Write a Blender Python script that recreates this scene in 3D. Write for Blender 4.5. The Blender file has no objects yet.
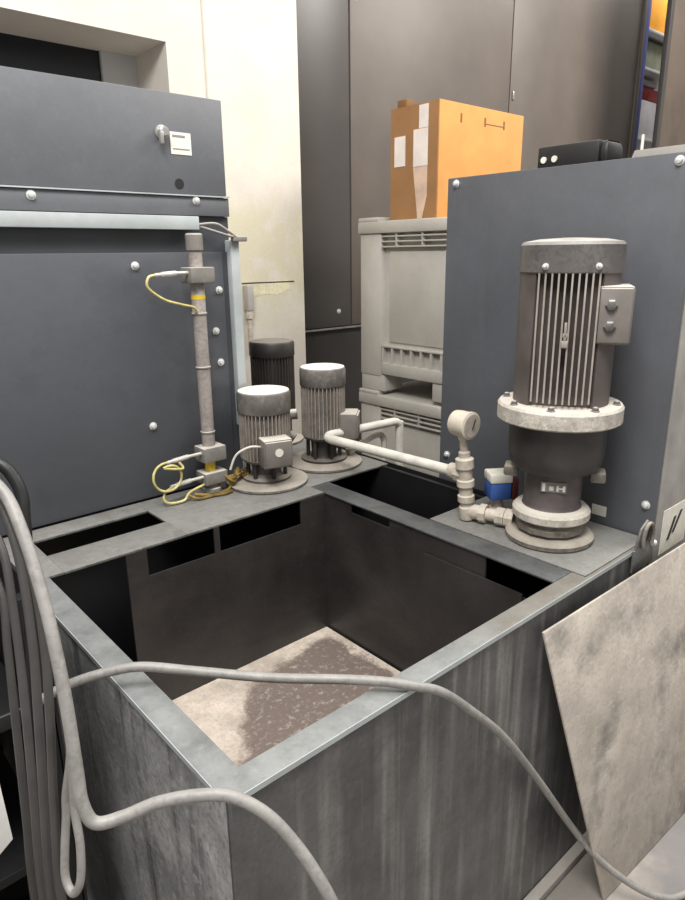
import bpy, bmesh, math, random
from mathutils import Vector, Matrix, noise
random.seed(7)
scene = bpy.context.scene
COL = scene.collection
H = 0.910                      # height of the tank deck
PI = math.pi

# ------------------------------------------------------------------ materials
def s2l(c):
    return tuple(((v/255)/12.92 if v/255 <= .04045 else ((v/255+.055)/1.055)**2.4) for v in c) + (1.0,)

def mat(name, col, rough=.5, var=.12, scale=6, dust=None, dcol=(196,188,176), dlow=.35,
        streak=None, stcol=(150,146,140), stscale=(26,26,1.6), metal=0.0, bump=.05, bscale=60,
        blot=None, bcol=(60,50,40), blscale=4, blpos=(.5,.62), spec=.5, coat=0, mask=None, fine=0):
    m = bpy.data.materials.new(name); m.use_nodes = True
    nt = m.node_tree; N = nt.nodes; L = nt.links
    bs = N['Principled BSDF']
    bs.inputs['Roughness'].default_value = rough
    bs.inputs['Metallic'].default_value = metal
    bs.inputs['Specular IOR Level'].default_value = spec
    bs.inputs['Coat Weight'].default_value = coat
    tc = N.new('ShaderNodeTexCoord')
    def nz(sc, det=5, mapping=None, rgh=.6):
        n = N.new('ShaderNodeTexNoise'); n.inputs['Scale'].default_value = sc
        n.inputs['Detail'].default_value = det; n.inputs['Roughness'].default_value = rgh
        if mapping:
            mp = N.new('ShaderNodeMapping'); mp.inputs['Scale'].default_value = mapping
            L.new(tc.outputs['Object'], mp.inputs['Vector']); L.new(mp.outputs['Vector'], n.inputs['Vector'])
        else:
            L.new(tc.outputs['Object'], n.inputs['Vector'])
        return n.outputs['Fac']
    def mr(src, a, b, c=0., d=1.):
        r = N.new('ShaderNodeMapRange'); r.inputs[1].default_value = a; r.inputs[2].default_value = b
        r.inputs[3].default_value = c; r.inputs[4].default_value = d
        L.new(src, r.inputs[0]); return r.outputs[0]
    def mul(a, b):
        x = N.new('ShaderNodeMath'); x.operation = 'MULTIPLY'; L.new(a, x.inputs[0])
        if isinstance(b, (int, float)): x.inputs[1].default_value = b
        else: L.new(b, x.inputs[1])
        return x.outputs[0]
    def mix(fac, a, b):
        x = N.new('ShaderNodeMix'); x.data_type = 'RGBA'
        L.new(fac, x.inputs[0])
        for i, v in ((6, a), (7, b)):
            if isinstance(v, tuple): x.inputs[i].default_value = v
            else: L.new(v, x.inputs[i])
        return x.outputs[2]
    base = s2l(col)
    lo = tuple(v*(1-var*2) for v in base[:3]) + (1,); hi = tuple(min(1, v*(1+var*2)) for v in base[:3]) + (1,)
    c = mix(mr(nz(scale), .3, .7), lo, hi)
    if streak:
        f = mr(nz(1.0, 4, stscale), .5, .72)
        f = mul(f, mr(nz(2.2, 3), .35, .65)); c = mix(mul(f, streak), c, s2l(stcol))
        f2 = mr(nz(1.0, 3, tuple(v*1.7 for v in stscale)), .55, .75)
        c = mix(mul(f2, streak*.7), c, lo)
    if blot:
        f = mr(nz(blscale, 6, None, .65), blpos[0], blpos[1])
        for vec, a_, b_ in (mask or ()):
            dp = N.new('ShaderNodeVectorMath'); dp.operation = 'DOT_PRODUCT'; dp.inputs[1].default_value = vec
            L.new(tc.outputs['Object'], dp.inputs[0])
            ad = N.new('ShaderNodeMath'); ad.operation = 'MULTIPLY_ADD'; amp = max(abs(b_-a_)*1.6, .16); ad.inputs[1].default_value = amp
            L.new(nz(blscale*1.7, 6, None, .7), ad.inputs[0]); L.new(dp.outputs['Value'], ad.inputs[2])
            f = mul(f, mr(ad.outputs[0], a_+amp/2, b_+amp/2))
        c = mix(mul(f, blot), c, s2l(bcol))
    if fine:
        c = mix(mul(mr(nz(95, 5), .5, .62), fine), c, tuple(v*.45 for v in base[:3])+(1,)); c = mix(mul(mr(nz(48, 6, None, .75), .54, .66), fine*.8), c, tuple(min(1,v*1.9+.02) for v in base[:3])+(1,))
    if dust:
        g = N.new('ShaderNodeNewGeometry'); sx = N.new('ShaderNodeSeparateXYZ')
        L.new(g.outputs['Normal'], sx.inputs[0])
        up = mr(sx.outputs['Z'], dlow, .95)
        f = mul(up, mr(nz(9, 6), .25, .6, .45, 1)); c = mix(mul(f, dust), c, s2l(dcol))
    L.new(c, bs.inputs['Base Color'])
    if bump:
        b = N.new('ShaderNodeBump'); b.inputs['Strength'].default_value = bump; b.inputs['Distance'].default_value = .01
        L.new(nz(bscale, 4), b.inputs['Height']); L.new(b.outputs['Normal'], bs.inputs['Normal'])
    return m

M = {}
M['cab_up'] = mat('grey_enamel_upper', (98,100,104), .5, .07, 3, bump=.02, fine=.08)
M['cab'] = mat('blue_grey_enamel', (80,82,87), .45, .12, 3, bump=.02, blot=.35, bcol=(62,63,66), blscale=3, fine=.07)
M['cab_edge'] = mat('pale_grey_profile', (172,178,178), .45, .08, 6)
M['cab_dark'] = mat('dark_grey_enamel', (66,68,73), .5, .08, 4)
M['panel'] = mat('anthracite_panel', (84,86,91), .45, .10, 2.5, streak=.3, stcol=(102,103,106), stscale=(14,14,1.0), bump=.02, fine=.08)
M['panel_side'] = mat('lit_dusty_side_sheet', (150,147,142), .6, .14, 5, streak=.6, stcol=(190,186,178))  # streaks are dust; base lightened to paint in light facing this side
M['bolt']     = mat('zinc_bolt', (225,225,222), .3, .05, 20, metal=.35)
M['tank'] = mat('drip_stained_tank_steel', (88,88,88), .45, .2, 5, streak=1.0, stcol=(158,155,150), stscale=(24,24,1.0), blot=.5, bcol=(52,52,53), blscale=3.2, bump=.03, fine=.25)
M['tank_left'] = mat('brightened_scuffed_steel', (160,160,160), .5, .2, 5, streak=1.3, stcol=(46,46,47), stscale=(8,24,1.4), blot=.55, bcol=(200,198,196), blscale=7, bump=.08, fine=.5)  # scuffs are wear; base lightened in place of light on the left face
M['rim'] = mat('worn_grey_rim', (104,106,106), .45, .2, 9, dust=.5, dcol=(160,162,160), blot=.95, bcol=(86,66,32), blscale=13, blpos=(.24,.34), mask=[((1,0,0),-.14,.06)], fine=.45)
M['rim_dark'] = mat('dark_rim', (74,76,77), .4, .18, 9, dust=.2, dcol=(128,128,126), blot=.5, bcol=(50,49,48), blscale=10, fine=.4)
M['rust']     = mat('rusty_oiled_rim', (112,98,66), .5, .25, 12, blot=.8, bcol=(70,52,28), blscale=16)
M['deck'] = mat('dirty_deck_plate', (108,108,106), .45, .2, 8, dust=.45, dcol=(158,156,150), blot=.7, bcol=(66,63,59), blscale=8, bump=.08, fine=.5)
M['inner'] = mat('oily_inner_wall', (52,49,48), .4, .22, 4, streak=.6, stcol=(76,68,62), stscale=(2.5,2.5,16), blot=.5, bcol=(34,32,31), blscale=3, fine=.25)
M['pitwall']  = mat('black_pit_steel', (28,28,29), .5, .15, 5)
M['sludge'] = mat('dried_sludge', (206,192,178), .45, .14, 9, blot=.95, bcol=(120,105,98), blscale=7, blpos=(.2,.3), mask=[((.765,-.644,0),-.225,-.195),((0,-1,0),-.245,-.215),((-1,0,0),-.258,-.24)], bump=.35, bscale=30, fine=.3)
M['plate'] = mat('dusty_steel_plate', (192,183,172), .5, .14, 5, blot=.8, bcol=(112,108,104), blscale=4.5, blpos=(.5,.66), streak=.45, stcol=(224,214,202), stscale=(9,9,3), bump=.05, fine=.25)
M['plate_edge'] = M['plate']
M['floor']    = mat('concrete_floor', (150,143,136), .7, .14, 5, blot=.7, bcol=(120,118,120), blscale=2.2, bump=.12)
M['cream'] = mat('cream_wall_paint', (216,209,199), .8, .03, 4, bump=.05)
M['cream_bare'] = mat('cream_column_paint', (226,218,205), .8, .04, 4, bump=.06, blot=.55, bcol=(212,204,166), blscale=5, blpos=(.40,.52), mask=[((0,0,-1),-1.98,-1.86),((0,0,1),1.25,1.5)], fine=.1)
M['patch'] = mat('yellow_stained_plaster', (226,218,186), .8, .10, 9, blot=.6, bcol=(222,218,150), blscale=9, fine=.3)
M['reveal'] = mat('grey_reveal', (178,172,166), .8, .08, 5)
M['frame']    = mat('window_frame_grey', (196,196,196), .6, .04, 5)
M['glass']    = mat('dark_window_glass', (14,17,26), .25, .1, 3, bump=0)
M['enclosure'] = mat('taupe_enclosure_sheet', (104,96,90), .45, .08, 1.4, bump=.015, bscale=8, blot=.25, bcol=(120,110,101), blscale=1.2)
M['enclosure_shade'] = mat('shaded_enclosure_sheet', (78,74,72), .36, .08, 1.4, bump=.015, bscale=8)  # same sheet as the rest, its shade put into a darker colour
M['enclosure_trim'] = mat('dark_enclosure_trim', (58,55,53), .5, .08, 3)
M['brown'] = mat('brown_sheet', (84,73,64), .5, .12, 2, streak=.4, stcol=(108,97,88), stscale=(3,3,.5))
M['black']    = mat('black_paint', (24,24,25), .5, .15, 5)
M['black_dusty'] = mat('dusty_black_paint', (34,33,32), .5, .15, 7, dust=.35, dcol=(120,115,108))
M['motor'] = mat('taupe_motor_paint', (94,90,88), .45, .14, 9, dust=.85, dcol=(200,195,188), bump=.05, fine=.35, blot=.4, bcol=(126,120,115), blscale=7)
M['motor_core'] = mat('dark_motor_body', (92,84,81), .5, .14, 8, bump=.05, dust=.5)
M['fins']     = mat('dusty_fins', (160,152,144), .6, .12, 14, dust=.6, bump=.04)
M['small_motor'] = mat('dusty_grey_motor', (98,94,90), .6, .2, 12, dust=1.0, dcol=(240,235,226), bump=.06, fine=.35, blot=.6, bcol=(140,132,122), blscale=16)
M['small_fins'] = mat('dusty_small_fins', (150,141,132), .6, .2, 14, dust=.8, dcol=(220,210,198), blot=.5, bcol=(96,86,78), blscale=14, fine=.4)
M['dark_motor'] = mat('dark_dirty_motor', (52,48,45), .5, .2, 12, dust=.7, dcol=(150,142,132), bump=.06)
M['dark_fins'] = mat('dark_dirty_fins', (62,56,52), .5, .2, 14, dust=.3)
M['tbox']     = mat('grey_terminal_box', (120,114,109), .5, .10, 10, dust=.85, dcol=(222,214,202))
M['cream_flange'] = mat('dust_caked_flange', (196,189,178), .7, .14, 14, dust=.9, dcol=(222,214,202), blot=.45, bcol=(140,132,122), blscale=18, bump=.12, fine=.5)
M['lantern']  = mat('black_cast_lantern', (58,55,54), .42, .2, 8, dust=.6, streak=.3, stcol=(84,80,77))
M['cast']     = mat('purple_grey_casting', (88,80,79), .5, .18, 12, dust=.8, dcol=(188,178,166), bump=.1)
M['base_cast'] = mat('dusty_base_casting', (122,116,108), .6, .2, 14, dust=.75, dcol=(186,177,164), blot=.8, bcol=(70,65,60), blscale=16, bump=.15, fine=.6)
M['whitepipe']= mat('white_painted_pipe', (214,210,200), .55, .06, 14, blot=.25, bcol=(170,162,150), blscale=12)
M['fitting']  = mat('dusty_fitting', (196,186,172), .6, .14, 20, dust=.5, dcol=(220,212,198), blot=.4, bcol=(140,128,116), blscale=22, bump=.1)
M['gauge']    = mat('gauge_case', (206,196,180), .55, .08, 20)
M['dial']     = mat('gauge_dial', (176,168,156), .4, .12, 30)
M['blue']     = mat('blue_plastic', (58,92,160), .45, .1, 20)
M['red']      = mat('dark_red_plastic', (96,40,40), .5, .2, 20)
M['offwhite'] = mat('off_white_label', (226,222,210), .6, .05, 30)
M['column'] = mat('dusty_level_tube', (150,142,136), .5, .12, 16, dust=.5, streak=.5, stcol=(112,104,98), fine=.4)
M['column_block'] = mat('sensor_block', (128,124,118), .5, .12, 18, dust=.85, dcol=(222,214,204))
M['yellow'] = mat('yellow_cable', (196,184,116), .5, .16, 30, blot=.5, bcol=(222,214,176), blscale=30)
M['yellowband'] = mat('yellow_band', (214,184,52), .55, .1, 30)
M['connector']= mat('metal_connector', (206,202,194), .35, .08, 30, metal=.3)
M['oily']     = mat('oily_yellow_rag', (120,98,44), .6, .35, 30)
M['crate'] = mat('grey_crate_plastic', (186,182,174), .6, .05, 4, bump=.02, fine=.06)
M['crate_dark'] = mat('crate_recess', (120,118,112), .7, .06, 4)
M['card'] = mat('cardboard', (208,148,82), .8, .05, 6, bump=.03)
M['card_side'] = mat('shaded_cardboard_end', (150,110,70), .8, .06, 6, bump=.03)  # same cardboard, darkened so the colour carries the shade on the end
M['tape']     = mat('white_shipping_label', (224,214,208), .4, .05, 12)
M['clear']    = mat('clear_pouch', (206,178,158), .3, .08, 12)
M['cardflap'] = mat('cardboard_flap', (126,92,56), .8, .06, 6)
M['hose'] = mat('grey_hose_rubber', (140,137,133), .5, .10, 14, dust=.3, dcol=(172,169,165), fine=.3)
M['cable'] = mat('grey_cable_jacket', (68,66,65), .45, .10, 14, dust=.2, dcol=(120,116,112))
M['cable_dark'] = mat('dark_cable_jacket', (58,56,55), .5, .10, 14)
M['white_board'] = mat('white_board', (232,230,226), .5, .03, 6)
M['steel_light'] = mat('pale_base_rail', (142,138,134), .55, .14, 10, dust=.5)
M['duct'] = mat('pale_grey_duct', (132,128,123), .6, .06, 6)
M['bluepost'] = mat('blue_rack_paint', (56,66,128), .5, .1, 4)
M['orange']   = mat('orange_bin', (232,160,48), .5, .08, 4)
M['sage']     = mat('sage_sack', (150,156,136), .8, .12, 6)
M['whitebag'] = mat('white_sack', (206,206,208), .7, .06, 6)
M['redbag']   = mat('red_sack', (176,60,60), .6, .2, 6)
M['ink']      = mat('black_ink', (28,28,28), .6, 0, 5, bump=0)
M['lockmetal']= mat('lock_metal', (168,166,162), .35, .1, 20, metal=.5)

# ------------------------------------------------------------------ builders
class MB:
    def __init__(s): s.bm = bmesh.new()
    def _merge(s, b):
        me = bpy.data.meshes.new('tmp'); b.to_mesh(me); b.free(); s.bm.from_mesh(me); bpy.data.meshes.remove(me)
    def box(s, x0, x1, y0, y1, z0, z1, bev=0.0, seg=2, xf=None):
        b = bmesh.new(); bmesh.ops.create_cube(b, size=1)
        for v in b.verts:
            v.co = Vector(((x0+x1)/2+v.co.x*(x1-x0), (y0+y1)/2+v.co.y*(y1-y0), (z0+z1)/2+v.co.z*(z1-z0)))
        if bev: bmesh.ops.bevel(b, geom=b.edges[:], offset=bev, segments=seg, profile=.5, affect='EDGES')
        if xf is not None: bmesh.ops.transform(b, matrix=xf, verts=b.verts)
        s._merge(b); return s
    def lathe(s, prof, c=(0,0,0), seg=40, axis=None, cap=True):
        """prof: list of (r, t) along axis (default z)"""
        b = bmesh.new(); rings = []
        for r, t in prof:
            rings.append([b.verts.new((r*math.cos(2*PI*k/seg), r*math.sin(2*PI*k/seg), t)) for k in range(seg)])
        for i in range(len(rings)-1):
            for k in range(seg):
                b.faces.new((rings[i][k], rings[i][(k+1) % seg], rings[i+1][(k+1) % seg], rings[i+1][k]))
        if cap:
            b.faces.new(rings[0][::-1]); b.faces.new(rings[-1])
        mtx = Matrix.Translation(c)
        if axis is not None: mtx = mtx @ Vector((0,0,1)).rotation_difference(Vector(axis).normalized()).to_matrix().to_4x4()
        bmesh.ops.transform(b, matrix=mtx, verts=b.verts)
        bmesh.ops.recalc_face_normals(b, faces=b.faces)
        s._merge(b); return s
    def cyl(s, p0, p1, r0, r1=None, seg=20, bev=0.0):
        p0 = Vector(p0); p1 = Vector(p1); d = p1-p0; l = d.length
        r1 = r0 if r1 is None else r1
        if bev: prof = [(r0-bev, 0), (r0, bev), (r1, l-bev), (r1-bev, l)]
        else: prof = [(r0, 0), (r1, l)]
        return s.lathe(prof, p0, seg, d)
    def tube(s, pts, r, seg=12, sub=8, smooth=True):
        P = [Vector(p) for p in pts]
        if smooth and len(P) > 2:
            Q = []
            for i in range(len(P)-1):
                a = P[max(i-1,0)]; b_ = P[i]; c = P[i+1]; d = P[min(i+2,len(P)-1)]
                for k in range(sub):
                    t = k/sub
                    Q.append(.5*((2*b_)+(c-a)*t+(2*a-5*b_+4*c-d)*t*t+(3*b_-a-3*c+d)*t**3))
            Q.append(P[-1]); P = Q
        b = bmesh.new(); rings = []; n = None
        for i, p in enumerate(P):
            t = (P[min(i+1,len(P)-1)]-P[max(i-1,0)]).normalized()
            if n is None:
                n = t.orthogonal().normalized()
            else:
                n = (n - t*n.dot(t)).normalized()
            m = t.cross(n)
            rings.append([b.verts.new(p+(n*math.cos(2*PI*k/seg)+m*math.sin(2*PI*k/seg))*r) for k in range(seg)])
        for i in range(len(rings)-1):
            for k in range(seg):
                b.faces.new((rings[i][k], rings[i][(k+1) % seg], rings[i+1][(k+1) % seg], rings[i+1][k]))
        b.faces.new(rings[0][::-1]); b.faces.new(rings[-1])
        bmesh.ops.recalc_face_normals(b, faces=b.faces)
        s._merge(b); return s
    def prism(s, poly, ext, bev=0.0):
        """poly: 3D points of one face, ext: extrusion vector"""
        b = bmesh.new(); e = Vector(ext)
        A = [b.verts.new(p) for p in poly]; B = [b.verts.new(Vector(p)+e) for p in poly]
        b.faces.new(A); b.faces.new(B[::-1]); n = len(poly)
        for i in range(n): b.faces.new((A[i], B[i], B[(i+1) % n], A[(i+1) % n]))
        bmesh.ops.recalc_face_normals(b, faces=b.faces)
        if bev: bmesh.ops.bevel(b, geom=b.edges[:], offset=bev, segments=2, profile=.5, affect='EDGES')
        s._merge(b); return s
    def sphere(s, c, r, sc=(1,1,1), seg=16):
        b = bmesh.new(); bmesh.ops.create_uvsphere(b, u_segments=seg, v_segments=seg//2, radius=r)
        for v in b.verts: v.co = Vector((v.co.x*sc[0]+c[0], v.co.y*sc[1]+c[1], v.co.z*sc[2]+c[2]))
        s._merge(b); return s
    def obj(s, name, material, parent=None, loc=None, kind=None, label=None):
        """verts are given in world space; the mesh is stored relative to its thing's base"""
        root = parent
        while root is not None and root.parent is not None: root = root.parent
        o0 = Vector(root.location) if root is not None else Vector(loc or (0,0,0))
        for v in s.bm.verts: v.co -= o0
        me = bpy.data.meshes.new(name); s.bm.to_mesh(me); s.bm.free()
        me.materials.append(M[material])
        for p in me.polygons: p.use_smooth = True
        try: me.set_sharp_from_angle(angle=math.radians(32))
        except Exception: pass
        o = bpy.data.objects.new(name, me); COL.objects.link(o)
        if parent is not None: o.parent = parent
        else: o.location = o0
        if kind: o['kind'] = kind
        if label: o['label'] = label
        return o

def thing(name, loc, label, cat, group=None):
    o = bpy.data.objects.new(name, None); COL.objects.link(o); o.location = loc
    o.empty_display_size = .05
    o['label'] = label; o['category'] = cat
    if group: o['group'] = group
    return o
def tag(o, label, cat, group=None):
    o['label'] = label; o['category'] = cat
    if group: o['group'] = group
    return o
def dup(root, loc, label):
    r = root.copy(); COL.objects.link(r); r.location = loc; r['label'] = label
    for ch in list(root.children):
        c = ch.copy(); COL.objects.link(c); c.parent = r
        for g in list(ch.children):
            d = g.copy(); COL.objects.link(d); d.parent = c
    return r
def bx(name, m, parent, *a, bev=0.0, **k):
    return MB().box(*a, bev=bev).obj(name, m, parent, **k)
def bolt(parent, p, n, r=.009, name='bolt', m='bolt'):
    """domed bolt head with washer standing on a face at p with outward normal n"""
    return MB().lathe([(r*1.35,0),(r*1.35,.002),(r,.0022),(r,.006),(r*.8,.0095),(r*.35,.0115)], p, 16, n).obj(name, m, parent)

# ------------------------------------------------------------------ setting
bx('floor','floor',None,-4,12,-3.5,9,-.1,0,kind='structure')
# cream rear wall with a deep window opening, and the column beside it
w = MB()
w.box(-4,1.43,2.3,2.75,2.59,5.0).box(1.24,1.43,2.3,2.75,0,2.59).box(-4,1.24,2.3,2.75,0,1.75).box(-4,-1.6,2.3,2.75,1.75,2.59)
w.obj('wall_back','cream',None,kind='structure')
m = MB().box(1.432,1.975,2.285,2.78,0,5.0,.012)
m.obj('wall_column','cream_bare',None,kind='structure')
win = bpy.data.objects.new('window_1',None); COL.objects.link(win); win.location=(0,2.6,1.75); win['kind']='structure'
bx('window_frame','frame',win,1.067,1.24,2.60,2.66,1.75,2.59)
bx('window_pane','glass',win,-1.6,1.067,2.62,2.63,1.75,2.59)
bx('window_mullion','black',win,.60,.612,2.612,2.62,1.75,2.59)
# stained, chipped plaster on the lower column
mm = MB()
mm.prism([(1.60,2.285,1.538),(1.86,2.285,1.545),(1.87,2.285,1.50),(1.78,2.285,1.47),(1.70,2.285,1.478),(1.60,2.285,1.46)],(0,-.0012,0))
mm.obj('trim_1','patch',None,kind='structure')
bx('trim_2','enclosure_trim',None,1.56,1.90,2.2825,2.2845,1.535,1.541,kind='structure')

# ------------------------------------------------------------------ large dark enclosure behind
t = thing('machine_enclosure',(4.1,2.6,0),'tall taupe sheet metal machine enclosure filling the background behind the cardboard box','enclosure')
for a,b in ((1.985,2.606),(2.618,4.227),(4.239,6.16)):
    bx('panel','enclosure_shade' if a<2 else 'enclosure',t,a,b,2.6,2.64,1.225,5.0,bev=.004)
bx('backing','enclosure_trim',t,1.985,6.2,2.641,2.70,.2,5.0)
bx('corner_post','enclosure',t,6.162,6.225,2.585,2.64,1.225,5.0,bev=.004)
bx('ledge','steel_light',t,1.985,6.22,2.595,2.64,1.208,1.218)
bx('plinth','enclosure_trim',t,1.985,6.22,2.625,2.64,0,1.205)
bolt(t,(2.50,2.6,1.32),(0,-1,0),.012)
bx('latch','lockmetal',t,4.262,4.285,2.588,2.6,2.78,2.84,bev=.004)
t = thing('brown_partition',(6.5,2.0,0),'scuffed brown sheet metal partition at the right edge beyond the blue post','partition')
bx('sheet','brown',t,5.48,8.6,2.0,2.03,0,5.0,bev=.004)
bx('edge_post','enclosure_trim',t,5.425,5.478,1.995,2.035,0,5.0,bev=.004)
# storage rack glimpsed between the two
t = thing('storage_rack',(7.2,3.1,0),'storage rack with a blue upright seen in the narrow gap at top right','rack')
bx('upright','bluepost',t,6.53,6.63,2.75,2.80,0,5.0,bev=.005)
bx('upright','bluepost',t,8.2,8.3,2.75,2.80,0,5.0,bev=.005)
for z in (2.78,3.42,3.76): bx('shelf','frame',t,6.6,8.4,2.81,3.5,z-.03,z,bev=.004)
g='goods on the storage rack'
tag(MB().box(6.85,7.45,2.88,3.3,3.762,4.15,.02).obj('storage_bin','orange',None,(7.1,3.1,3.762)),'orange bin on the top shelf of the rack','bin',g)
tag(MB().box(6.85,7.5,2.88,3.3,3.422,3.71,.06).obj('sack','sage',None,(7.1,3.1,3.422)),'sage grey sack below the orange bin','sack',g)
tag(MB().box(6.85,7.4,2.88,3.3,2.782,3.16,.015).obj('carton','whitebag',None,(7.1,3.1,2.782)),'white carton on the lower shelf of the rack','carton',g)
tag(MB().box(6.87,7.38,2.90,3.25,3.162,3.30,.05).obj('sack','redbag',None,(7.1,3.1,3.162)),'red sack lying on the white carton','sack',g)
tag(MB().box(6.9,7.3,2.92,3.2,3.302,3.38,.035).obj('sack','whitebag',None,(7.1,3.1,3.302)),'small white sack on top of the red one','sack',g)

# ------------------------------------------------------------------ pallet boxes
def pallet_box(z0,label):
    h=.912; X0,X1=2.2,3.0; Y0,Y1=.88,2.08
    t=thing('pallet_box',((X0+X1)/2,(Y0+Y1)/2,z0),label,'crate','grey plastic pallet boxes')
    s=MB()
    s.box(X0+.035,X1-.035,Y0+.035,Y1-.035,z0+.10,z0+h-.01)              # walls behind the ribs
    for (a,b) in ((Y0,Y0+.17),(Y1-.17,Y1)):
        s.box(X0+.006,X0+.20,a+.005,b-.002,z0+.085,z0+h-.0635,.008); s.box(X1-.2,X1-.006,a+.005,b-.002,z0+.085,z0+h-.0635,.008)
    s.obj('shell','crate',t)
    r=MB(); r.box(X0-.006,X1+.006,Y0-.006,Y1+.006,z0+h-.064,z0+h-.002,.008); r.obj('rim','crate',t)
    for (a,b) in ((Y0-.004,Y0+.15),(Y1-.15,Y1+.004)):
        for c,d in ((X0-.004,X0+.12),(X1-.12,X1+.004)): MB().box(c,d,a,b,z0+h-.004,z0+h+.018,.006).obj('stacking_corner','crate',t)
    # handle grille under the rim
    gq=MB()
    for k in range(3): gq.box(X0+.004,X0+.04,Y0+.17,Y1-.17,z0+h-.076-.026*k-.008,z0+h-.076-.026*k,.002)
    for y in (Y0+.2,1.20,1.42,1.62,1.80): gq.box(X0+.004,X0+.04,y,y+.008,z0+h-.136,z0+h-.066)
    gq.obj('grille','crate',t)
    # ribbed vent row and base band
    v=MB(); v.box(X0+.004,X0+.05,Y0+.17,Y1-.17,z0+.10,z0+.165,.004); v.box(X0+.004,X0+.045,Y0+.17,Y1-.17,z0+.25,z0+.262,.003)
    n=13
    for k in range(n):
        y=Y0+.18+k*(Y1-Y0-.36)/(n-1); v.box(X0+.006,X0+.045,y-.006,y+.006,z0+.16,z0+.252)
    v.obj('base_ribs','crate',t)
    pn=MB().box(X0+.026,X0+.036,Y0+.2,Y1-.21,z0+.28,z0+h-.155,.003); pn.obj('side_panel','crate',t)
    for a,b in ((Y0+.005,Y0+.19),((Y0+Y1)/2-.06,(Y0+Y1)/2+.06),(Y1-.19,Y1-.005)):
        for c,d in ((X0+.012,X0+.16),(X1-.16,X1-.012)): MB().box(c,d,a,b,z0,z0+.0995,.006).obj('foot','crate',t)
    return t
c1=pallet_box(0.0,'grey plastic pallet box at the bottom of the stack, behind the white pipe')
c2=dup(c1,(c1.location.x,c1.location.y,.914+.018),'upper grey plastic pallet box of the stack, carrying the cardboard box')

# cardboard box on the upper pallet box
zb=.914+.018+.912+.0185; zt=2.375
t=thing('cardboard_box',(2.6,1.74,zb),'orange brown cardboard carton with white shipping labels on the upper pallet box','box')
bx('carton','card',t,2.256,2.94,1.575,1.895,zb-.018,zt,bev=.003)
bx('end_panel','card_side',t,2.2505,2.2555,1.578,1.893,zb-.018,zt-.002,label='shaded brown end of the carton')
bx('lid_flap','cardflap',t,2.262,2.32,1.80,1.86,zt,zt+.035,bev=.002)
bx('shipping_label','tape',t,2.2485,2.2502,1.64,1.735,2.09,2.26,label='white shipping label')
bx('shipping_label','tape',t,2.2485,2.2502,1.79,1.865,2.10,2.24,label='white shipping label')
bx('packing_tape','tape',t,2.2485,2.2502,1.64,1.70,2.262,zt-.01,label='pale packing tape')
MB().prism([(2.2502,1.735,2.088),(2.2502,1.64,2.088),(2.2502,1.64,1.95),(2.2502,1.67,zb-.017),(2.2502,1.70,zb-.017)],(-.0018,0,0)).obj('document_pouch','clear',t)
for x in (2.41,2.60,2.76): bx('staple','cardflap',t,x,x+.012,1.5735,1.575,zt-.085,zt-.045)
bx('crease','cardflap',t,2.615,2.76,1.5738,1.575,zt-.075,zt-.071)

# ------------------------------------------------------------------ right cabinet
t=thing('control_cabinet',(1.66,.37,0),'dark grey steel cabinet standing behind the tall pump','cabinet')
bx('front_panel','panel',t,1.37,1.385,0,.769,.005,1.905,bev=.003)
bx('side_panel','panel_side',t,1.392,1.95,0,.012,.005,1.90,bev=.002,label='dusty side sheet, made paler for the light on it')
bx('body','panel',t,1.386,1.95,.013,.765,0,1.90)
for y,z in ((.734,1.887),(.048,1.886),(.734,.995),(.026,1.004)): bolt(t,(1.37,y,z),(-1,0,0))
bx('rating_plate','offwhite',t,1.368,1.37,.136,.18,.935,.965,label='small yellowed tag')
MB().box(1.432,1.60,-.0012,0,.84,.975).obj('warning_sticker','offwhite',t)
k=MB(); k.prism([(1.47,-.0012,.875),(1.485,-.0012,.875),(1.52,-.0012,.94),(1.505,-.0012,.94)],(0,-.0012,0)); k.prism([(1.50,-.0012,.89),(1.515,-.0012,.89),(1.56,-.0012,.95),(1.545,-.0012,.95)],(0,-.0012,0)); k.obj('sticker_print','ink',t)
t=thing('cable_tray_cover',(1.75,.1,1.905),'low pale grey cover on the right cabinet top','cover')
MB().prism([(1.52,-.01,1.9055),(1.93,-.01,1.9055),(1.93,-.01,1.955),(1.545,-.01,1.945)],(0,.262,0),.003).obj('cover','duct',t)
MB().cyl((1.56,.238,1.943),(1.56,.238,1.985),.004).obj('pin','offwhite',t)
t=thing('power_strip',(1.5,.39,1.905),'slim black box with two white sockets on the right cabinet top','box')
p=MB(); p.box(1.45,1.55,.305,.498,1.9055,1.972,.006); p.box(1.452,1.548,.278,.31,1.9055,1.97,.02); p.obj('case','black_dusty',t)
for y in (.44,.475): MB().cyl((1.451,y,1.935),(1.446,y,1.935),.009).obj('socket','offwhite',t)

# ------------------------------------------------------------------ left cabinet
t=thing('machine_housing',(.13,1.6,0),'wide blue grey machine housing along the left behind the tank','cabinet')
bx('body','cab_dark',t,-.75,.85,1.275,2.0,0,2.12)
bx('upper_door','cab_up',t,-.75,.849,1.254,1.274,1.862,2.142,bev=.003,label='lighter grey upper flap')
bx('seam_lip','cab_edge',t,-.75,.858,1.2505,1.258,1.857,1.861)
bx('header','cab_up',t,-.75,.858,1.257,1.274,1.80,1.856,bev=.002)
bx('trim_bar','cab_edge',t,-.75,.73,1.232,1.256,1.757,1.797,bev=.002,label='pale horizontal trim bar')
bx('recess_strip','cab_dark',t,-.75,.858,1.270,1.274,1.69,1.799)
bx('main_panel','cab',t,-.75,.822,1.257,1.274,H+.004,1.69,bev=.003)
bx('side_strip','cab_dark',t,.824,.858,1.262,1.274,H+.004,1.69)
bx('upright_profile','cab_edge',t,.842,.876,1.236,1.274,1.10,1.727,bev=.004,label='pale grey corner upright')
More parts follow.
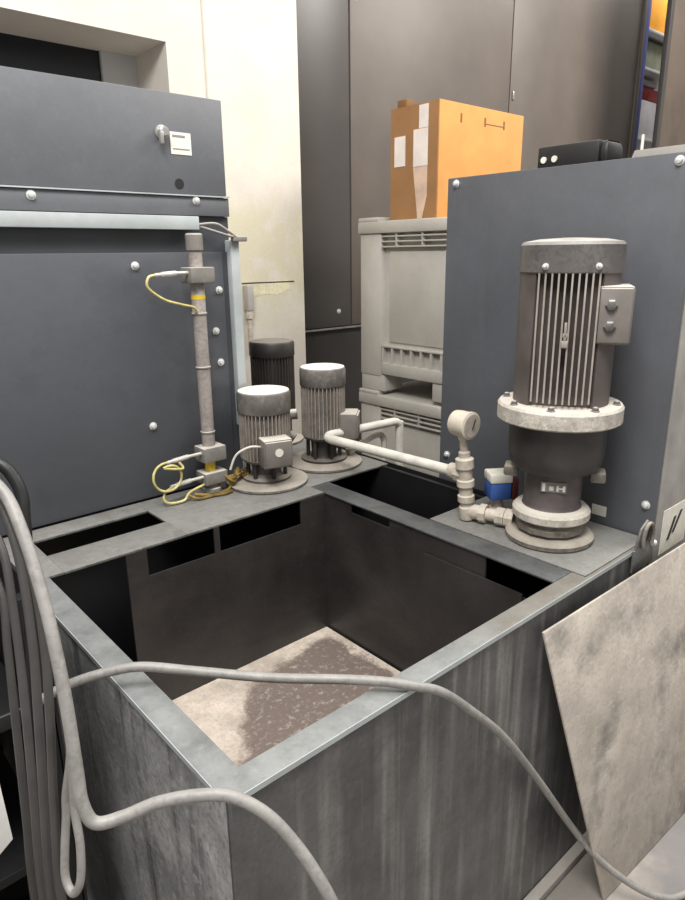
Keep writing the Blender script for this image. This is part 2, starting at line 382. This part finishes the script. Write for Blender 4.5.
for x,y,z in ((.242,1.257,1.84),(.738,1.257,1.845),(.515,1.257,1.652),(.801,1.257,1.569),(.779,1.257,1.436),(.524,1.257,1.153),(.79,1.257,1.33)): bolt(t,(x,y,z),(0,-1,0),.0095)
lk=MB(); lk.lathe([(.021,0),(.021,.004),(.015,.006),(.015,.022),(.011,.026)],(.636,1.254,2.03),20,(0,-1,0)); lk.box(.618,.630,1.225,1.24,1.995,2.03,.003); lk.obj('lock','lockmetal',t)
bx('label_plate','offwhite',t,.663,.732,1.2525,1.254,1.974,2.036,label='white printed label')
bx('label_print','lockmetal',t,.670,.712,1.2515,1.2525,2.022,2.028)
bx('label_print','lockmetal',t,.670,.725,1.2515,1.2525,1.988,1.991)
MB().cyl((.683,1.2535,1.891),(.683,1.2525,1.891),.015,seg=24).obj('hole','ink',t)
# loose wires at the housing corner
lw=MB(); lw.tube([(.73,1.243,1.772),(.78,1.22,1.775),(.82,1.215,1.755),(.855,1.22,1.735)],.0045); lw.tube([(.733,1.243,1.768),(.79,1.215,1.748),(.83,1.215,1.738),(.86,1.222,1.738)],.004)
lw.box(.84,.895,1.215,1.232,1.722,1.738,.003); lw.obj('corner_wire','column_block',t)

# ------------------------------------------------------------------ coolant tank
t=thing('coolant_tank',(.68,.62,0),'open dark grey steel coolant tank with dusty rim in the foreground','tank')
bx('front_wall','tank',t,0,1.362,0,.006,.0,H-.004)
bx('left_wall','tank_left',t,0,.006,.0065,1.25,.0,H-.004)
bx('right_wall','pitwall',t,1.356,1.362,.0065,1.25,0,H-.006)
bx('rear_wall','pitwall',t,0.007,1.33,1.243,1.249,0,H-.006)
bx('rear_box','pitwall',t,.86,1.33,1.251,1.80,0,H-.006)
# inner walls with overflow slots
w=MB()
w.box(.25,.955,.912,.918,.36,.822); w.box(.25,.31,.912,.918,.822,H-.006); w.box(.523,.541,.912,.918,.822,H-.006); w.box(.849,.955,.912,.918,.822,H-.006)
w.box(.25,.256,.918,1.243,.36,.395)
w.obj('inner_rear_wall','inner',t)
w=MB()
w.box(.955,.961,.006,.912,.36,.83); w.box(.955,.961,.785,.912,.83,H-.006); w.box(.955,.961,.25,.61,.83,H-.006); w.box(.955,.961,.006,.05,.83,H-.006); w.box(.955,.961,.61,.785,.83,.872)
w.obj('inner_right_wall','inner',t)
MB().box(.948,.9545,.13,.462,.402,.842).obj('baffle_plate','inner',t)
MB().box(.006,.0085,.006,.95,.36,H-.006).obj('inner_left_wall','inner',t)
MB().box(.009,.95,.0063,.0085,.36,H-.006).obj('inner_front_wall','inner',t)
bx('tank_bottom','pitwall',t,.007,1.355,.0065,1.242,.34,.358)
bm_=MB(); n=30
bm_.box(.258,.9475,.009,.911,.359,.40); bm_.box(.009,.258,.009,.911,.359,.40); bm_.obj('sludge_bed','sludge',t,label='dried beige sludge with wet brown patches')
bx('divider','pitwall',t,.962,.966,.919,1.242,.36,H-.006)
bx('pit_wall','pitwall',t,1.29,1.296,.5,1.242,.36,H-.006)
# rim strips
MB().prism([(-.003,.95,H-.006),(-.003,.022,H-.006),(.022,-.003,H-.006),(1.36,-.003,H-.006),(1.36,.0078,H-.006),(1.0305,.0078,H-.006),(1.0305,.0445,H-.006),(.05,.048,H-.006),(.05,.95,H-.006)],(0,0,.006),.0015).obj('rim','rim',t,label='worn grey rim, rusty towards the tall pump')
e=MB(); e.prism([(-.003,.95,H-.010),(-.003,.022,H-.010),(.022,-.003,H-.010),(1.36,-.003,H-.010),(1.36,-.0045,H-.010),(.0214,-.0045,H-.010),(-.0045,.0214,H-.010),(-.0045,.95,H-.010)],(0,0,.0105)); e.obj('rim_lip','cab_edge',t,label='bare bright rim edge')
bx('right_rim','rim_dark',t,.950,1.030,.046,.985,H-.006,H,bev=.002)
bx('deck_plate','deck',t,1.031,1.362,.0085,.515,H-.006,H+.002,bev=.0015,label='pump deck plate')
d=MB()
d.box(.0,.088,.915,1.25,H-.006,H+.001,.001); d.box(.088,.435,.913,1.042,H-.006,H+.001,.001); d.box(.088,.435,1.163,1.25,H-.006,H+.001,.001); d.box(.435,.95,.913,1.25,H-.006,H+.001,.001)
d.box(.95,1.33,.987,1.25,H-.006,H+.001,.001); d.box(.88,1.33,1.25,1.80,H-.006,H+.001,.001)
d.obj('rear_deck','deck',t)
bx('pit_edge','pitwall',t,1.29,1.306,.515,.985,H-.006,H+.001,bev=.001)
bx('base_rail','steel_light',t,.0,1.30,-.03,-.001,.004,.03,bev=.003,label='pale base rail')
# lifting lug at the deck corner
l=MB(); l.box(1.245,1.352,-.012,-.0055,H-.06,H+.005,.002); l.prism([(1.25,-.012,H+.004),(1.345,-.012,H+.004),(1.335,-.012,H+.055),(1.310,-.012,H+.078),(1.275,-.012,H+.06)],(0,.0065,0),.002)
l.obj('lifting_lug','deck',t)
MB().cyl((1.305,-.0125,H+.035),(1.305,-.0135,H+.035),.017,seg=20).obj('lug_hole','ink',t)
rg=MB(); rg.tube([(1.305+.028*math.cos(a*PI/12),-.018,H+.028+.042*math.sin(a*PI/12)) for a in range(-2,15)],.0055,10,2); rg.obj('lug_ring','base_cast',t)
bolt(t,(1.352,-.012,H-.0),(0,-1,0),.008)
# weld seam scratches / water marks kept in the material

# ------------------------------------------------------------------ tall pump
px,py=1.1785,.2025
t=thing('vertical_pump',(px,py,H+.002),'tall vertical coolant pump with finned motor on the deck before the right cabinet','pump')
F=Vector((-.866,-.5,0)); R=Vector((.5,-.866,0)); U=Vector((0,0,1)); C0=Vector((px,py,0))
def loc(r,f,z): return C0+R*r+F*f+U*z
XF=Matrix((( R.x,F.x,0,px),(R.y,F.y,0,py),(0,0,1,0),(0,0,0,1)))
def pbox(mb,r0,r1,f0,f1,z0,z1,bev=0): 
    mb.box(r0,r1,f0,f1,z0,z1,bev,xf=XF); return mb
# base and wet end
MB().lathe([(.112,.9125),(.119,.916),(.119,.927),(.108,.934),(.09,.936)],(px,py,0),48).obj('base_flange','base_cast',t)
MB().lathe([(.08,.936),(.08,.944),(.094,.946),(.094,.960),(.082,.962),(.08,.978)],(px,py,0),12).obj('clamp_ring','base_cast',t)
MB().lathe([(.099,.978),(.104,.982),(.104,1.0),(.097,1.008),(.08,1.012)],(px,py,0),40).obj('lower_flange','cream_flange',t)
MB().lathe([(.08,1.012),(.076,1.02),(.076,1.10),(.082,1.12)],(px,py,0),32).obj('pump_body','cast',t)
pl=MB(); pbox(pl,-.030,.036,.074,.0785,1.068,1.096,.002); pl=pl.obj('name_plate','column_block',t)
q=MB(); pbox(q,-.026,-.018,.0785,.0795,1.071,1.093); pbox(q,-.008,.003,.0785,.0795,1.074,1.086); pbox(q,.010,.016,.0785,.0795,1.073,1.089); pbox(q,.016,.026,.0785,.0795,1.079,1.083); pbox(q,.026,.032,.0785,.0795,1.073,1.089); q.obj('plate_print','offwhite',pl)
for a in (-1,1):
    s_=MB(); pbox(s_,a*.112-.02,a*.112+.02,-.03,.03,1.088,1.116,.006); s_.obj('support_foot','base_cast',t)
MB().lathe([(.090,1.118),(.110,1.122),(.119,1.135),(.125,1.165),(.127,1.252)],(px,py,0),48).obj('lantern','lantern',t)
MB().lathe([(.153,1.252),(.160,1.257),(.160,1.293),(.155,1.300),(.12,1.302)],(px,py,0),64).obj('motor_flange','cream_flange',t)
for k in range(8):
    a=PI/8+k*PI/4; bolt(t,(px+.140*math.cos(a),py+.140*math.sin(a),1.301),(0,0,1),.008,m='motor')
# motor body: round flanks, flat recess front and back for the fins
poly=[]; rb=.121
for k in range(72):
    a=2*PI*k/72; x=rb*math.cos(a); y=rb*math.sin(a)
    if abs(x)<.074: y=math.copysign(.080,y)
    poly.append(loc(x,y,1.303))
MB().prism(poly,(0,0,.335)).obj('motor_body','motor_core',t)
for sgn in (1,-1):
    fb=MB()
    for k in range(10):
        x=-.070+k*.138/9; d=math.sqrt(.124**2-x*x)
        a,b=(.081,d) if sgn>0 else (-d,-.081)
        pbox(fb,x-.0021,x+.0021,a,b,1.315,1.636)
    fb.obj('cooling_fins','fins',t,label='dusty upright cooling fins')
eb=MB(); pbox(eb,-.008,.008,.112,.130,1.455,1.472,.003); pbox(eb,-.006,.006,.113,.129,1.478,1.49,.003); pbox(eb,-.003,.003,.113,.129,1.47,1.515,.001); eb.obj('lifting_eye','fins',t)
cap=MB().lathe([(.122,1.628),(.1255,1.631),(.1245,1.694),(.119,1.7015),(.08,1.708),(.02,1.711)],(px,py,0),56).obj('fan_cover','motor',t)
for x in (-.056,.062):
    p_=loc(x,math.sqrt(.1252**2-x*x),1.645); n_=(p_-C0); n_.z=0
    bolt(cap,p_,n_,.006)
tb=MB(); pbox(tb,.068,.148,-.03,.098,1.462,1.600,.008); pbox(tb,.072,.144,.094,.106,1.467,1.595,.004); tb=tb.obj('terminal_box','tbox',t)
for z in (1.556,1.506):
    p_=loc(.098,.106,z); MB().lathe([(.0145,0),(.0145,.005),(.011,.010),(.006,.012)],p_,6,F).obj('cable_plug','motor',tb)

# ------------------------------------------------------------------ pressure pipework
g0=Vector((1.105,.433,0))
t=thing('pressure_pipe',(1.105,.433,H+.002),'white pressure pipe with dusty round gauge, running from the tall pump over the black pit','pipe')
f=MB()
f.lathe([(.021,.918),(.023,.925),(.023,.955),(.019,.96),(.019,.972),(.025,.974),(.025,.992),(.02,.995),(.02,1.02),(.026,1.022),(.026,1.04),(.021,1.043),(.021,1.075),(.027,1.078),(.027,1.105),(.017,1.11),(.017,1.125),(.012,1.13),(.012,1.17)],(g0.x+.055,g0.y-.049,.002),20,(-.060,.053,1))
f.obj('riser','fitting',t)
d=Vector((px,py,0))-Vector((g0.x,g0.y,0)); dl=d.length; d.normalize()
n0=Vector((g0.x,g0.y,.942)); 
f=MB(); f.cyl(n0,n0+d*.04,.022,.022); f.cyl(n0+d*.04,n0+d*.06,.028,seg=8); f.cyl(n0+d*.06,n0+d*(dl-.10),.018); f.cyl(n0+d*.09,n0+d*.115,.026,seg=8); f.cyl(n0+d*(dl-.125),n0+d*(dl-.1),.027,seg=8,); f.sphere(n0,.0235)
f.obj('elbow_pipe','fitting',t)
gb=MB(); gc=Vector((g0.x-.018,g0.y+.016,1.208)); gd=Vector((-.05,-1,.0)).normalized()
gb.lathe([(.028,-.03),(.036,-.026),(.038,-.01),(.038,.022),(.040,.024),(.040,.032),(.036,.034)],gc,32,gd); gb.cyl((gc.x+.003,gc.y-.002,1.162),(gc.x,gc.y,1.18),.014)
gb=gb.obj('gauge','gauge',t,label='round pressure gauge')
MB().cyl(gc+gd*.0342,gc+gd*.036,.033,seg=32).obj('gauge_dial','dial',gb)
nd=MB(); nd.tube([gc+gd*.037+Vector((0,0,-.01)),gc+gd*.037+Vector((.012,0,.018))],.0016,6,1,False); nd.obj('gauge_needle','ink',gb)
# long white pipe run
zt_=1.052
run=MB(); run.tube([(1.105,.455,zt_),(1.105,.70,zt_-.006),(1.105,1.00,zt_-.014),(1.105,1.055,zt_-.015),(1.112,1.078,zt_-.013),(1.14,1.088,zt_-.010),(1.25,1.09,zt_-.014),(1.42,1.09,zt_-.018),(1.47,1.09,zt_-.020),(1.492,1.09,zt_-.032),(1.498,1.09,zt_-.06),(1.498,1.09,.6)],.0165,16,6)
run.obj('white_run','whitepipe',t,label='white painted pipe run')
f=MB(); f.cyl((1.105,.44,zt_),(1.105,.475,zt_),.028,seg=8); f.cyl((1.105,.475,zt_),(1.105,.50,zt_),.024); f.obj('union_nut','fitting',t)
t=thing('drain_pipe',(1.30,1.19,H+.001),'short bent white pipe on the rear deck beside the second motor flange','pipe')
q=MB(); q.tube([(1.27,1.13,.945),(1.33,1.125,.968),(1.39,1.12,.985),(1.42,1.12,.982),(1.435,1.12,.965),(1.44,1.12,.93),(1.44,1.12,.60)],.0125,12,6); q.obj('tube','whitepipe',t)
MB().cyl((1.255,1.131,.9395),(1.275,1.1295,.947),.017,seg=8).obj('nut','fitting',t)
# blue flow switch
sx,sy=1.213,.405
t=thing('flow_switch',(sx,sy,H+.002),'small blue flow switch with off white lid between gauge and tall pump','switch')
XS=Matrix.Translation((sx,sy,0))@Matrix.Rotation(math.radians(-36),4,'Z')
MB().box(-.032,.032,-.034,.034,.965,1.018,.005,xf=XS).obj('housing','blue',t)
MB().box(-.034,.034,-.036,.036,1.0185,1.046,.005,xf=XS).obj('lid','offwhite',t)
MB().box(.0335,.056,-.03,.03,.962,1.03,.006,xf=XS).obj('side_block','red',t)
q=MB(); q.lathe([(.028,.9125),(.028,.93),(.018,.935),(.018,.9645)],(sx,sy,0),20); q.obj('stem','fitting',t)

# ------------------------------------------------------------------ small finned motors
def small_pump(x,y,z_top,z_cap,z_fin,z_neck,r,rf,label,body,fins,coverm,boxdir,nfin=40,neckm='cast',baseh=.018):
    t=thing('immersion_pump',(x,y,H+.001),label,'pump','small immersion pumps on the rear deck')
    MB().lathe([(rf*.97,H+.0015),(rf,H+.005),(rf,H+.012),(rf*.86,H+baseh),(rf*.6,H+baseh+.002)],(x,y,0),48).obj('base_flange','base_cast',t)
    MB().lathe([(rf*.6,H+baseh+.002),(rf*.6,H+baseh+.010),(r*.62,H+baseh+.012),(r*.55,z_neck),(r*.6,z_fin-.012),(r*.9,z_fin-.008),(r*.94,z_fin)],(x,y,0),32).obj('neck',neckm,t)
    for k in range(6):
        a=k*PI/3+.3; MB().cyl((x+r*.72*math.cos(a),y+r*.72*math.sin(a),H+baseh+.012),(x+r*.72*math.cos(a),y+r*.72*math.sin(a),z_fin-.0085),.007,seg=10).obj('tie_bolt','dark_motor',t)
    MB().lathe([(r*.86,z_fin),(r*.86,z_cap+.003)],(x,y,0),40).obj('motor_body',body,t)
    fb=MB()
    for k in range(nfin):
        a=2*PI*k/nfin
        xf=Matrix.Translation((x,y,0))@Matrix.Rotation(a,4,'Z')
        fb.box(r*.84,r*.985,-.0016,.0016,z_fin+.003,z_cap+.002,xf=xf)
    fb.obj('cooling_fins',fins,t)
    MB().lathe([(r*1.0,z_cap),(r*1.02,z_cap+.003),(r*1.02,z_top-.012),(r*.96,z_top-.003),(r*.6,z_top),(r*.2,z_top+.001)],(x,y,0),44).obj('fan_cover',coverm,t)
    if boxdir is not None:
        xf=Matrix.Translation((x,y,0))@Matrix.Rotation(boxdir,4,'Z')
        b=MB().box(r*.8,r*1.55,-.05,.05,z_fin-.005,z_fin+.092,.006,xf=xf); b.box(r*1.5,r*1.62,-.046,.046,z_fin,z_fin+.087,.004,xf=xf)
        b=b.obj('terminal_box','tbox',t)
        return t,b,xf
    return t,None,None
cam_az=math.atan2(-.7077-1.13,-.388-.875)
p1,b1,xf1=small_pump(.875,1.135,1.243,1.168,1.005,.95,.090,.143,'pump with pale dusty cap and front terminal box, nearest the level tube','small_motor','small_fins','small_motor',cam_az+.30,40)
c_=xf1@Vector((.090*1.62,.0,1.055)); ax=(xf1.to_3x3()@Vector((1,0,0)))
MB().cyl(c_,c_+ax*.0015,.014,seg=20).obj('round_sticker','offwhite',b1)
MB().tube([xf1@Vector((.10,-.05,1.07)),xf1@Vector((.105,-.09,1.075)),xf1@Vector((.09,-.13,1.05)),xf1@Vector((.08,-.15,1.0))],.004).obj('motor_wire','whitepipe',p1)
p2,b2,xf2=small_pump(1.165,1.168,1.285,1.215,1.022,.952,.084,.145,'pump with round dusty cap and side terminal box, in front of the pallet boxes','small_motor','small_fins','small_motor',math.radians(-48),36,'dark_motor')
hb=MB(); hb.tube([(1.10,1.245,1.10),(1.06,1.275,1.09),(1.05,1.27,1.04),(1.075,1.235,1.01)],.02); hb.obj('conduit','small_motor',p2)
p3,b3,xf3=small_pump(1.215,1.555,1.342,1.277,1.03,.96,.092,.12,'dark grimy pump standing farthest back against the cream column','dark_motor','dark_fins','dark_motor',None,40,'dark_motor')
t=thing('junction_box',(1.02,1.70,H+.001),'narrow black box left of the farthest pump','box')
bx('case','black',t,1.02,1.10,1.60,1.72,H+.0015,1.335,bev=.006)
t=thing('connecting_pipe',(1.0,1.2,H+.001),'short white pipe on the rear deck between the two front pumps','pipe')
q=MB(); q.cyl((.975,1.285,.985),(1.075,1.30,.985),.014,seg=14); q.cyl((.965,1.285,.985),(.985,1.288,.985),.02,seg=8); q.obj('tube','whitepipe',t)
MB().cyl((1.03,1.294,H+.0015),(1.03,1.294,.972),.008,seg=10).obj('bracket','fitting',t)
# bracket on the column
t=thing('wall_conduit',(1.585,2.25,1.2),'short grey conduit with a valve fixed to the cream column','conduit')
q=MB(); q.box(1.562,1.60,2.235,2.284,1.40,1.53,.006); q.obj('clamp','reveal',t)
q=MB(); q.cyl((1.578,2.255,1.20),(1.578,2.255,1.398),.012); q.cyl((1.578,2.255,1.36),(1.578,2.255,1.397),.02,seg=8); q.obj('pipe','fitting',t)

# ------------------------------------------------------------------ level tube with sensors
lx,ly=.682,1.188
t=thing('level_tube',(lx,ly,H+.001),'slender grey level tube with yellow sensor cables before the left housing','level gauge')
MB().lathe([(.030,H+.0015),(.034,H+.004),(.034,H+.016),(.024,H+.018),(.024,.952)],(lx,ly,0),24).obj('foot','column_block',t)
MB().lathe([(.0175,.945),(.0175,1.10)],(lx,ly,0),20).obj('lower_tube','yellowband',t)
MB().lathe([(.0215,1.07),(.0215,1.50),(.0225,1.501),(.0225,1.51),(.0215,1.512),(.0215,1.69)],(lx,ly,0),24).obj('tube','column',t)
for z in (1.115,1.33,1.50): MB().lathe([(.0222,z),(.0245,z+.002),(.0245,z+.006),(.0222,z+.008)],(lx,ly,0),24,cap=False).obj('tube_ring','column_block',t)
MB().lathe([(.024,1.693),(.0265,1.696),(.0265,1.74),(.023,1.745)],(lx,ly,0),24).obj('top_cap','column_block',t)
MB().lathe([(.0222,1.548),(.0222,1.562)],(lx,ly,0),24,cap=False).obj('marker_band','yellowband',t)
for i,(z0,z1) in enumerate(((1.598,1.645),(1.022,1.072),(.944,.985))):
    o=MB().box(lx-.040,lx+.044,ly-.038,ly+.030,z0,z1,.004); o=o.obj('sensor_block','column_block',t)
    zc=(z0+z1)/2+.008; y=ly-.018
    ex=(.03,.045,.04)[i]
    cn=MB(); cn.cyl((lx-.040,y,zc),(lx-.065-ex*.6,y-.002,zc),.0055); cn.cyl((lx-.063-ex*.6,y-.002,zc),(lx-.10-ex,y-.004,zc-.003),.0078,seg=10); cn.cyl((lx-.10-ex,y-.004,zc-.003),(lx-.122-ex,y-.006,zc-.004),.006)
    cn.obj('cable_plug','connector',o)
    sx_=lx-.120-ex; sy_=y-.006; sz=zc-.004
    if i==0: P=[(sx_,sy_,sz),(sx_-.022,sy_,sz-.006),(sx_-.026,sy_,sz-.035),(sx_+.02,sy_,sz-.070),(sx_+.075,sy_,sz-.088),(lx-.03,sy_,sz-.10),(lx-.014,sy_+.008,sz-.12)]
    elif i==1: P=[(sx_+.01,sy_,sz)]+[(sx_-.012+.044*math.cos(a),sy_-.003*k,sz-.044+.044*math.sin(a)) for k,a in enumerate([PI/2+.1+j*.55 for j in range(13)])]+[(sx_+.035,sy_-.03,sz-.02),(sx_+.03,sy_-.02,sz+.0)]
    else: P=[(sx_+.01,sy_,sz),(sx_-.022,sy_-.006,sz-.01),(sx_-.034,sy_-.012,sz-.03),(sx_-.018,sy_-.016,sz-.046),(sx_+.03,sy_-.02,sz-.0485),(sx_+.06,sy_-.01,sz-.03),(lx-.04,sy_,sz-.02)]
    MB().tube(P,.0040,10,6).obj('sensor_cable','yellow',o)
t=thing('cable_tangle',(.76,1.19,H+.001),'oily yellow brown cable tangle on the deck between level tube and pump','cable')
q=MB()
for k in range(6):
    a=random.uniform(-.02,.02); q.tube([(.715,1.17+a,.955+.004*k),(.74,1.15+a,.962-.006*k),(.775,1.16-a,.95+.005*k),(.80,1.185+a,.96-.006*k),(.825,1.19,.94+.004*k),(.815,1.16-a,.922)],.005,8,5)
q.obj('wires','oily',t)
q=MB(); q.tube([(.60,1.16,.925),(.64,1.14,.918),(.70,1.13,.918),(.735,1.15,.925),(.76,1.16,.95)],.006,8,5); q.tube([(.575,1.15,.93),(.60,1.13,.918),(.65,1.125,.918),(.69,1.115,.918),(.72,1.12,.918)],.005,8,5); q.obj('lead','oily',t)

# ------------------------------------------------------------------ leaning steel plate
TL=Vector((.8065,-.016,.8605)); BL=Vector((1.027,-.1328,.003)); BR=Vector((1.60,-.158,.003))
nrm=(BL-TL).cross(BR-BL).normalized()
if nrm.y>0: nrm=-nrm
def inplane(x,z):
    y=TL.y-(nrm.x*(x-TL.x)+nrm.z*(z-TL.z))/nrm.y; return Vector((x,y,z))
PLT=[TL,BL,BR,inplane(1.66,.881)]
mb=MB(); mb.prism(PLT,nrm*.006,.0012)
tag(mb.obj('steel_plate','plate',None,(1.2,-.1,0)),'large dusty beige steel plate leaning against the tank front','plate')

# ------------------------------------------------------------------ hoses and cables
tb_=lambda pts,r,name,m,l,label,cat,group=None,sub=10: tag(MB().tube(pts,r,14,sub).obj(name,m,None,l),label,cat,group)
tb_([(-.36,.49,1.22),(-.335,.46,1.37),(-.27,.38,1.415),(-.205,.30,1.405),(-.172,.255,1.372),(-.166,.207,1.322),(-.167,.152,1.245),(-.171,.114,1.174),(-.176,.086,1.110),(-.183,.059,1.035),(-.186,.045,.995),(-.177,.033,.968),(-.145,.018,.968),(-.105,-.008,.984),(-.06,-.045,.993),(-.028,-.075,.989),(.005,-.115,.957),(.032,-.165,.890),(.05,-.20,.80),(.06,-.24,.62),(.05,-.30,.3),(.10,-.40,.02),(.3,-.6,.012)],.0086,'hose','hose',(0,-.1,0),'grey hose looping in front of the near tank corner','hose','grey hoses over the tank')
tb_([(-.155,.40,.05),(-.155,.40,.45),(-.158,.41,.75),(-.158,.418,.86),(-.146,.42,.905),(-.12,.412,.923),(-.075,.395,.94),(-.02,.365,.952),(.03,.33,.957),(.10,.265,.948),(.20,.17,.936),(.30,.075,.934),(.355,.022,.930),(.392,-.012,.921),(.44,-.034,.897),(.52,-.042,.82),(.64,-.045,.69),(.78,-.05,.50),(.94,-.07,.26),(1.0,-.12,.155),(1.055,-.185,.085),(1.12,-.24,.035),(1.21,-.28,.013),(1.5,-.36,.012),(2.4,-.55,.012)],.0090,'hose','hose',(.4,0,0),'grey hose crossing the tank opening and hanging down the front','hose','grey hoses over the tank')
# bundle hanging over a hook at the left
G_='cables hanging in a bundle at the left'
st=lambda k: [(-.365+.004*k,.52,1.18-.02*k),(-.338,.485+.006*k,1.372),(-.27,.42+.006*k,1.405)]
ed=lambda x,y,z: [(x-.004,y-.01,z-.30),(x-.0,y-.01,.25),(x+.01,y-.005,.05)]
tb_(st(0)+[(-.19,.327,1.40),(-.171,.269,1.365),(-.164,.205,1.273),(-.171,.166,1.176),(-.186,.138,1.071),(-.2,.13,.95),(-.215,.111,.797)]+ed(-.215,.111,.797),.0062,'cable','cable',(-.21,.1,0),'grey cable running right behind the looping hose in the hanging bundle','cable',G_)
tb_(st(1)+[(-.189,.346,1.383),(-.17,.286,1.34),(-.168,.239,1.269),(-.179,.194,1.165),(-.194,.166,1.058),(-.208,.150,.942),(-.224,.130,.788)]+ed(-.224,.13,.788),.0065,'cable','cable',(-.22,.12,0),'grey cable second from the tank in the hanging bundle','cable',G_)
tb_(st(2)+[(-.195,.348,1.337),(-.179,.284,1.281),(-.185,.244,1.203),(-.199,.205,1.072),(-.215,.178,.927),(-.230,.156,.769)]+ed(-.23,.156,.769),.0062,'cable','cable',(-.23,.15,0),'grey cable third from the tank in the hanging bundle','cable',G_)
tb_(st(3)+[(-.203,.357,1.272),(-.188,.291,1.209),(-.199,.255,1.13),(-.214,.219,1.003),(-.225,.199,.883),(-.236,.184,.751)]+ed(-.236,.184,.751),.006,'cable','cable_dark',(-.235,.18,0),'dark cable farthest from the tank in the hanging bundle','cable',G_)
tb_([(-.33,.53,1.20),(-.29,.50,1.37),(-.235,.45,1.41),(-.178,.383,1.397),(-.147,.351,1.382),(-.135,.335,1.362),(-.131,.321,1.335),(-.136,.309,1.30),(-.153,.279,1.185),(-.177,.25,1.04),(-.20,.24,.85),(-.21,.24,.5),(-.2,.24,.05)],.0095,'cable','black',(-.2,.24,0),'black cable arching behind the grey hanging bundle','cable',G_)
q=MB(); q.tube([(-.165,.121,1.09),(-.173,.116,1.02),(-.186,.118,.96),(-.191,.114,.93),(-.202,.105,.883),(-.209,.096,.846),(-.207,.076,.834),(-.198,.065,.86),(-.189,.075,.906),(-.184,.094,.95),(-.176,.102,1.02),(-.167,.110,1.085)],.0058,12,8)
tag(q.obj('cable','hose',None,(-.2,.09,.83)),'short pale cable loop hanging low beside the tank left wall','cable')

# ------------------------------------------------------------------ black rack at the left
t=thing('black_rack',(-.5,.55,0),'black steel rack behind the hanging cables at lower left','rack')
for x,y in ((-.80,.42),(-.80,.80),(-.14,.80),(-.14,.42)): bx('post','black',t,x,x+.03,y,y+.03,0,1.12,bev=.003)
for z in (.10,.58,.9): bx('shelf','black',t,-.768,-.142,.425,.825,z-.02,z,bev=.002)
bx('back_panel','black',t,-.80,-.11,.832,.84,.05,1.12)
bx('side_panel','black',t,-.108,-.102,.42,.83,.05,1.12)
bx('crossbar','black_dusty',t,-.768,-.142,.418,.424,.885,.915,bev=.002)
bk=MB(); bk.tube([(-.33,.418,1.09),(-.33,.40,1.20),(-.33,.42,1.33),(-.33,.47,1.345),(-.33,.52,1.34),(-.33,.54,1.38)],.010,10,6); bk.obj('hook','black',t)
mb=MB(); mb.prism([(-.62,.34,.55),(-.262,.30,.745),(-.231,.30,.768),(-.2325,.32,.90),(-.245,.34,1.0),(-.62,.36,1.0)],(0,.008,0),.001)
tag(mb.obj('white_board','white_board',None,(-.4,.33,.55)),'white board leaning at the rack on the far left edge','board')

# ------------------------------------------------------------------ light
wd=bpy.data.worlds.new('World'); scene.world=wd; wd.use_nodes=True
bg=wd.node_tree.nodes['Background']; bg.inputs['Color'].default_value=(1.0,.98,.955,1); bg.inputs['Strength'].default_value=.40
def lamp(name,loc,target,sx,sy,e,col=(1,.96,.9)):
    l=bpy.data.lights.new(name,'AREA'); l.shape='RECTANGLE'; l.size=sx; l.size_y=sy; l.energy=e; l.color=col
    o=bpy.data.objects.new(name,l); COL.objects.link(o); o.location=loc
    o.rotation_euler=(Vector(target)-Vector(loc)).to_track_quat('-Z','Y').to_euler(); return o
W=(1,.985,.955)
lamp('unseen_overhead_light',(-.8,-.6,4.4),(.3,.6,.8),1.4,1.4,135,W)
lamp('unseen_overhead_light',(1.9,-.5,4.9),(1.9,.4,0),3.0,.8,75,W)
lamp('unseen_overhead_light',(5.2,-.6,4.7),(4.9,2.6,2.2),2.5,.8,150,(1,.95,.88))  # added out of view so the enclosure brightens towards the right
lamp('unseen_overhead_light',(7.6,2.4,5.2),(7.2,3.0,3),1.2,.5,60,W)  # added out of view to brighten the goods on the rack

# ------------------------------------------------------------------ camera
cd=bpy.data.cameras.new('camera'); cam=bpy.data.objects.new('camera',cd); COL.objects.link(cam)
cd.sensor_fit='HORIZONTAL'; cd.sensor_width=36; cd.lens=36*662.98/685; cd.clip_start=.02
r=Vector((.74898423,-.66248158,-.01186491)); u=Vector((.19667977,.20518983,.95875659)); fw=Vector((.63272402,.72042716,-.28398068))
mt=Matrix(((r.x,u.x,-fw.x,-.38840),(r.y,u.y,-fw.y,-.70766),(r.z,u.z,-fw.z,1.67994),(0,0,0,1)))
cam.matrix_world=mt
scene.camera=cam
scene.view_settings.view_transform='Standard'; scene.view_settings.look='None'; scene.view_settings.gamma=1
scene.view_settings.use_curve_mapping=False; scene.view_settings.exposure=.35
